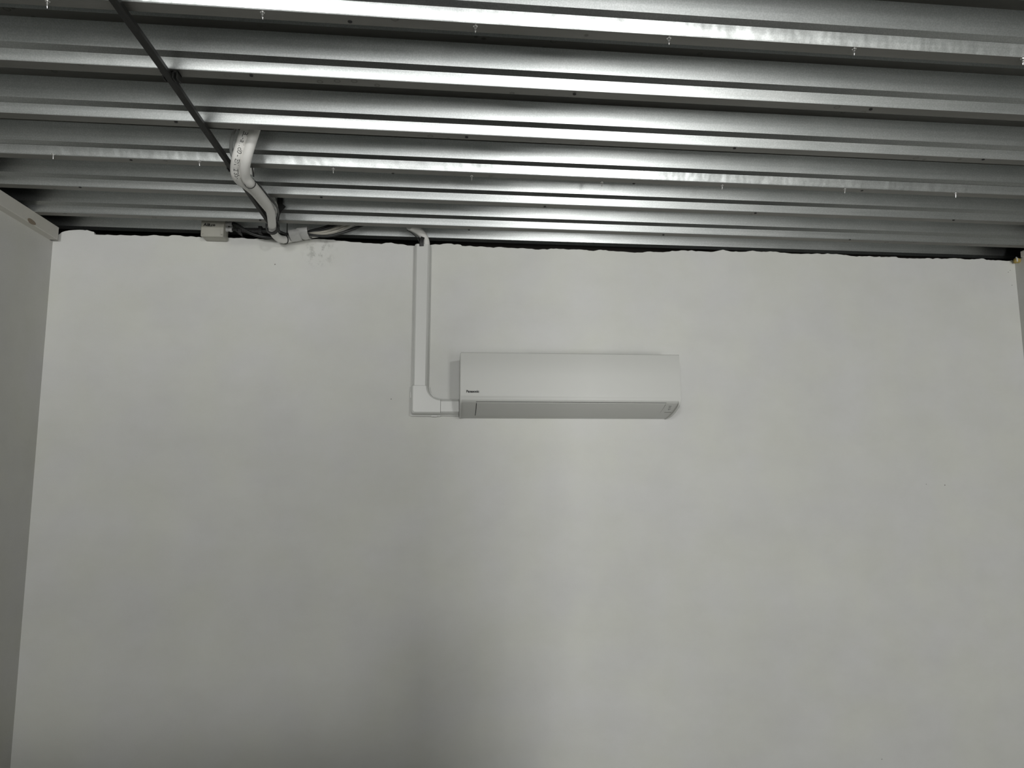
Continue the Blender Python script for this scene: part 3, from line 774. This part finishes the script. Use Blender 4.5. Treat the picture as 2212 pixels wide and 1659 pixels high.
for v in bm.verts:
    f = (v.co.x-l)/(r_-l)
    v.co = Vector((pl.x+f*(pr.x-pl.x), jy-0.0006-v.co.z, pl.z+(v.co.y-bt)/(tp-bt)*(pt.z-pl.z)+0.0012*math.sin(f*9)))
o = obj('handwriting', bm, M_INK, lid); o['label'] = 'handwritten black word on the lid'
for (v, yy) in ((483.5, -0.05), (495.5, -0.045)):
    q = on_y(487, v, yy); bm = bmesh.new()
    cyl(bm, (c11.x-0.004, yy, q.z), (1, 0, 0), 0.0125, 0.012, 6); cyl(bm, (c11.x+0.008, yy, q.z), (1, 0, 0), 0.0105, 0.009, 16)
    cyl(bm, (c11.x+0.017, yy, q.z), (1, 0, 0), 0.0125, 0.012, 6)
    obj('cable_gland', bm, plain('grey_gland_plastic', (0.45, 0.45, 0.44), 0.4) if v < 490 else bpy.data.materials['grey_gland_plastic'], JB, True)
# cables and conduit from the box
gx = c11.x-0.004+0.0295
zg0, zg1 = on_y(487, 483.5, -0.05).z, on_y(487, 495.5, -0.045).z
pts = [Vector((gx, -0.045, zg1)), on_y(520, 494.6, -0.045), on_y(545, 494.8, -0.045), on_y(570, 495, -0.045), on_y(604, 495.5, -0.045)]
o = obj('black_conduit', tube_bm(pts, 0.0062, 12), M_BLACK, None, True); tag(o, 'straight black conduit running right from the junction box', 'conduit')
pts = [on_y(511, 500.2, -0.044), on_y(545, 500.4, -0.044), on_y(575, 500.8, -0.044), on_y(602, 501.2, -0.044)]
o = obj('black_conduit', tube_bm(pts, 0.0052, 12), M_BLACK, None, True); tag(o, 'second black conduit tucked directly below the straight one', 'conduit')
for u, lab in ((519, 'black conduit clip nearer to the junction box'), (562.5, 'black conduit clip nearer to the insulated pipes')):
    a = on_y(u-4.2, 505.0, -0.045); b = on_y(u+4.2, 489.8, -0.045)
    bm = bmesh.new(); add_box(bm, (a.x, -0.0560, a.z), (b.x, -0.033, a.z+0.0030), 0.0008, 1)
    add_box(bm, (a.x, -0.0560, b.z-0.0030), (b.x, -0.033, b.z), 0.0008, 1); add_box(bm, (a.x, -0.0565, a.z), (b.x, -0.0530, b.z), 0.0008, 1)
    add_box(bm, (a.x+0.004, -0.034, a.z), (b.x-0.004, 0.02, a.z+0.003))
    o = obj('conduit_clip', bm, M_BLACK); tag(o, lab, 'clip', 'clips on the black conduit')
pts = [Vector((gx, -0.05, zg0)), Vector((gx+0.012, -0.052, zg0)), on_y(508, 484, -0.062), on_y(515, 487.5, -0.072), on_y(525, 494, -0.076), on_y(537, 501, -0.076), on_y(552, 507.5, -0.074), on_y(570, 511.5, -0.068), on_y(585, 513.5, -0.060), on_y(592, 514, -0.056)]
o = obj('black_cable', tube_bm(pts, 0.0078, 12), M_CABLE, None, True); tag(o, 'thick black cable curving down from the junction box to the pipe bend', 'cable')

# bits in the two upper corners of the room
p = on_y(2197, 563, -0.03); bm = bmesh.new()
bmesh.ops.create_icosphere(bm, subdivisions=3, radius=1.0)
for v in bm.verts:
    f = 1+0.22*math.sin(5*v.co.x+1)*math.cos(4*v.co.z)+random.uniform(-0.06, 0.06)
    v.co = Vector((v.co.x*0.016*f+p.x, v.co.y*0.02*f+p.y, v.co.z*0.014*f+p.z))
o = obj('foam_blob', bm, M_FOAM, None, True); tag(o, 'yellow expanding foam in the upper right corner of the room', 'foam')
bm = bmesh.new(); p = on_y(2196.5, 559, -0.06)
sweep(bm, smooth_path([on_y(2195, 556, -0.055), on_y(2197, 559, -0.062), on_y(2197.5, 565, -0.06)], 4), circle(0.0035, 8))
o = obj('plaster_drip', bm, M_AC, None, True); tag(o, 'small white drip on the yellow foam in the upper right corner', 'drip')
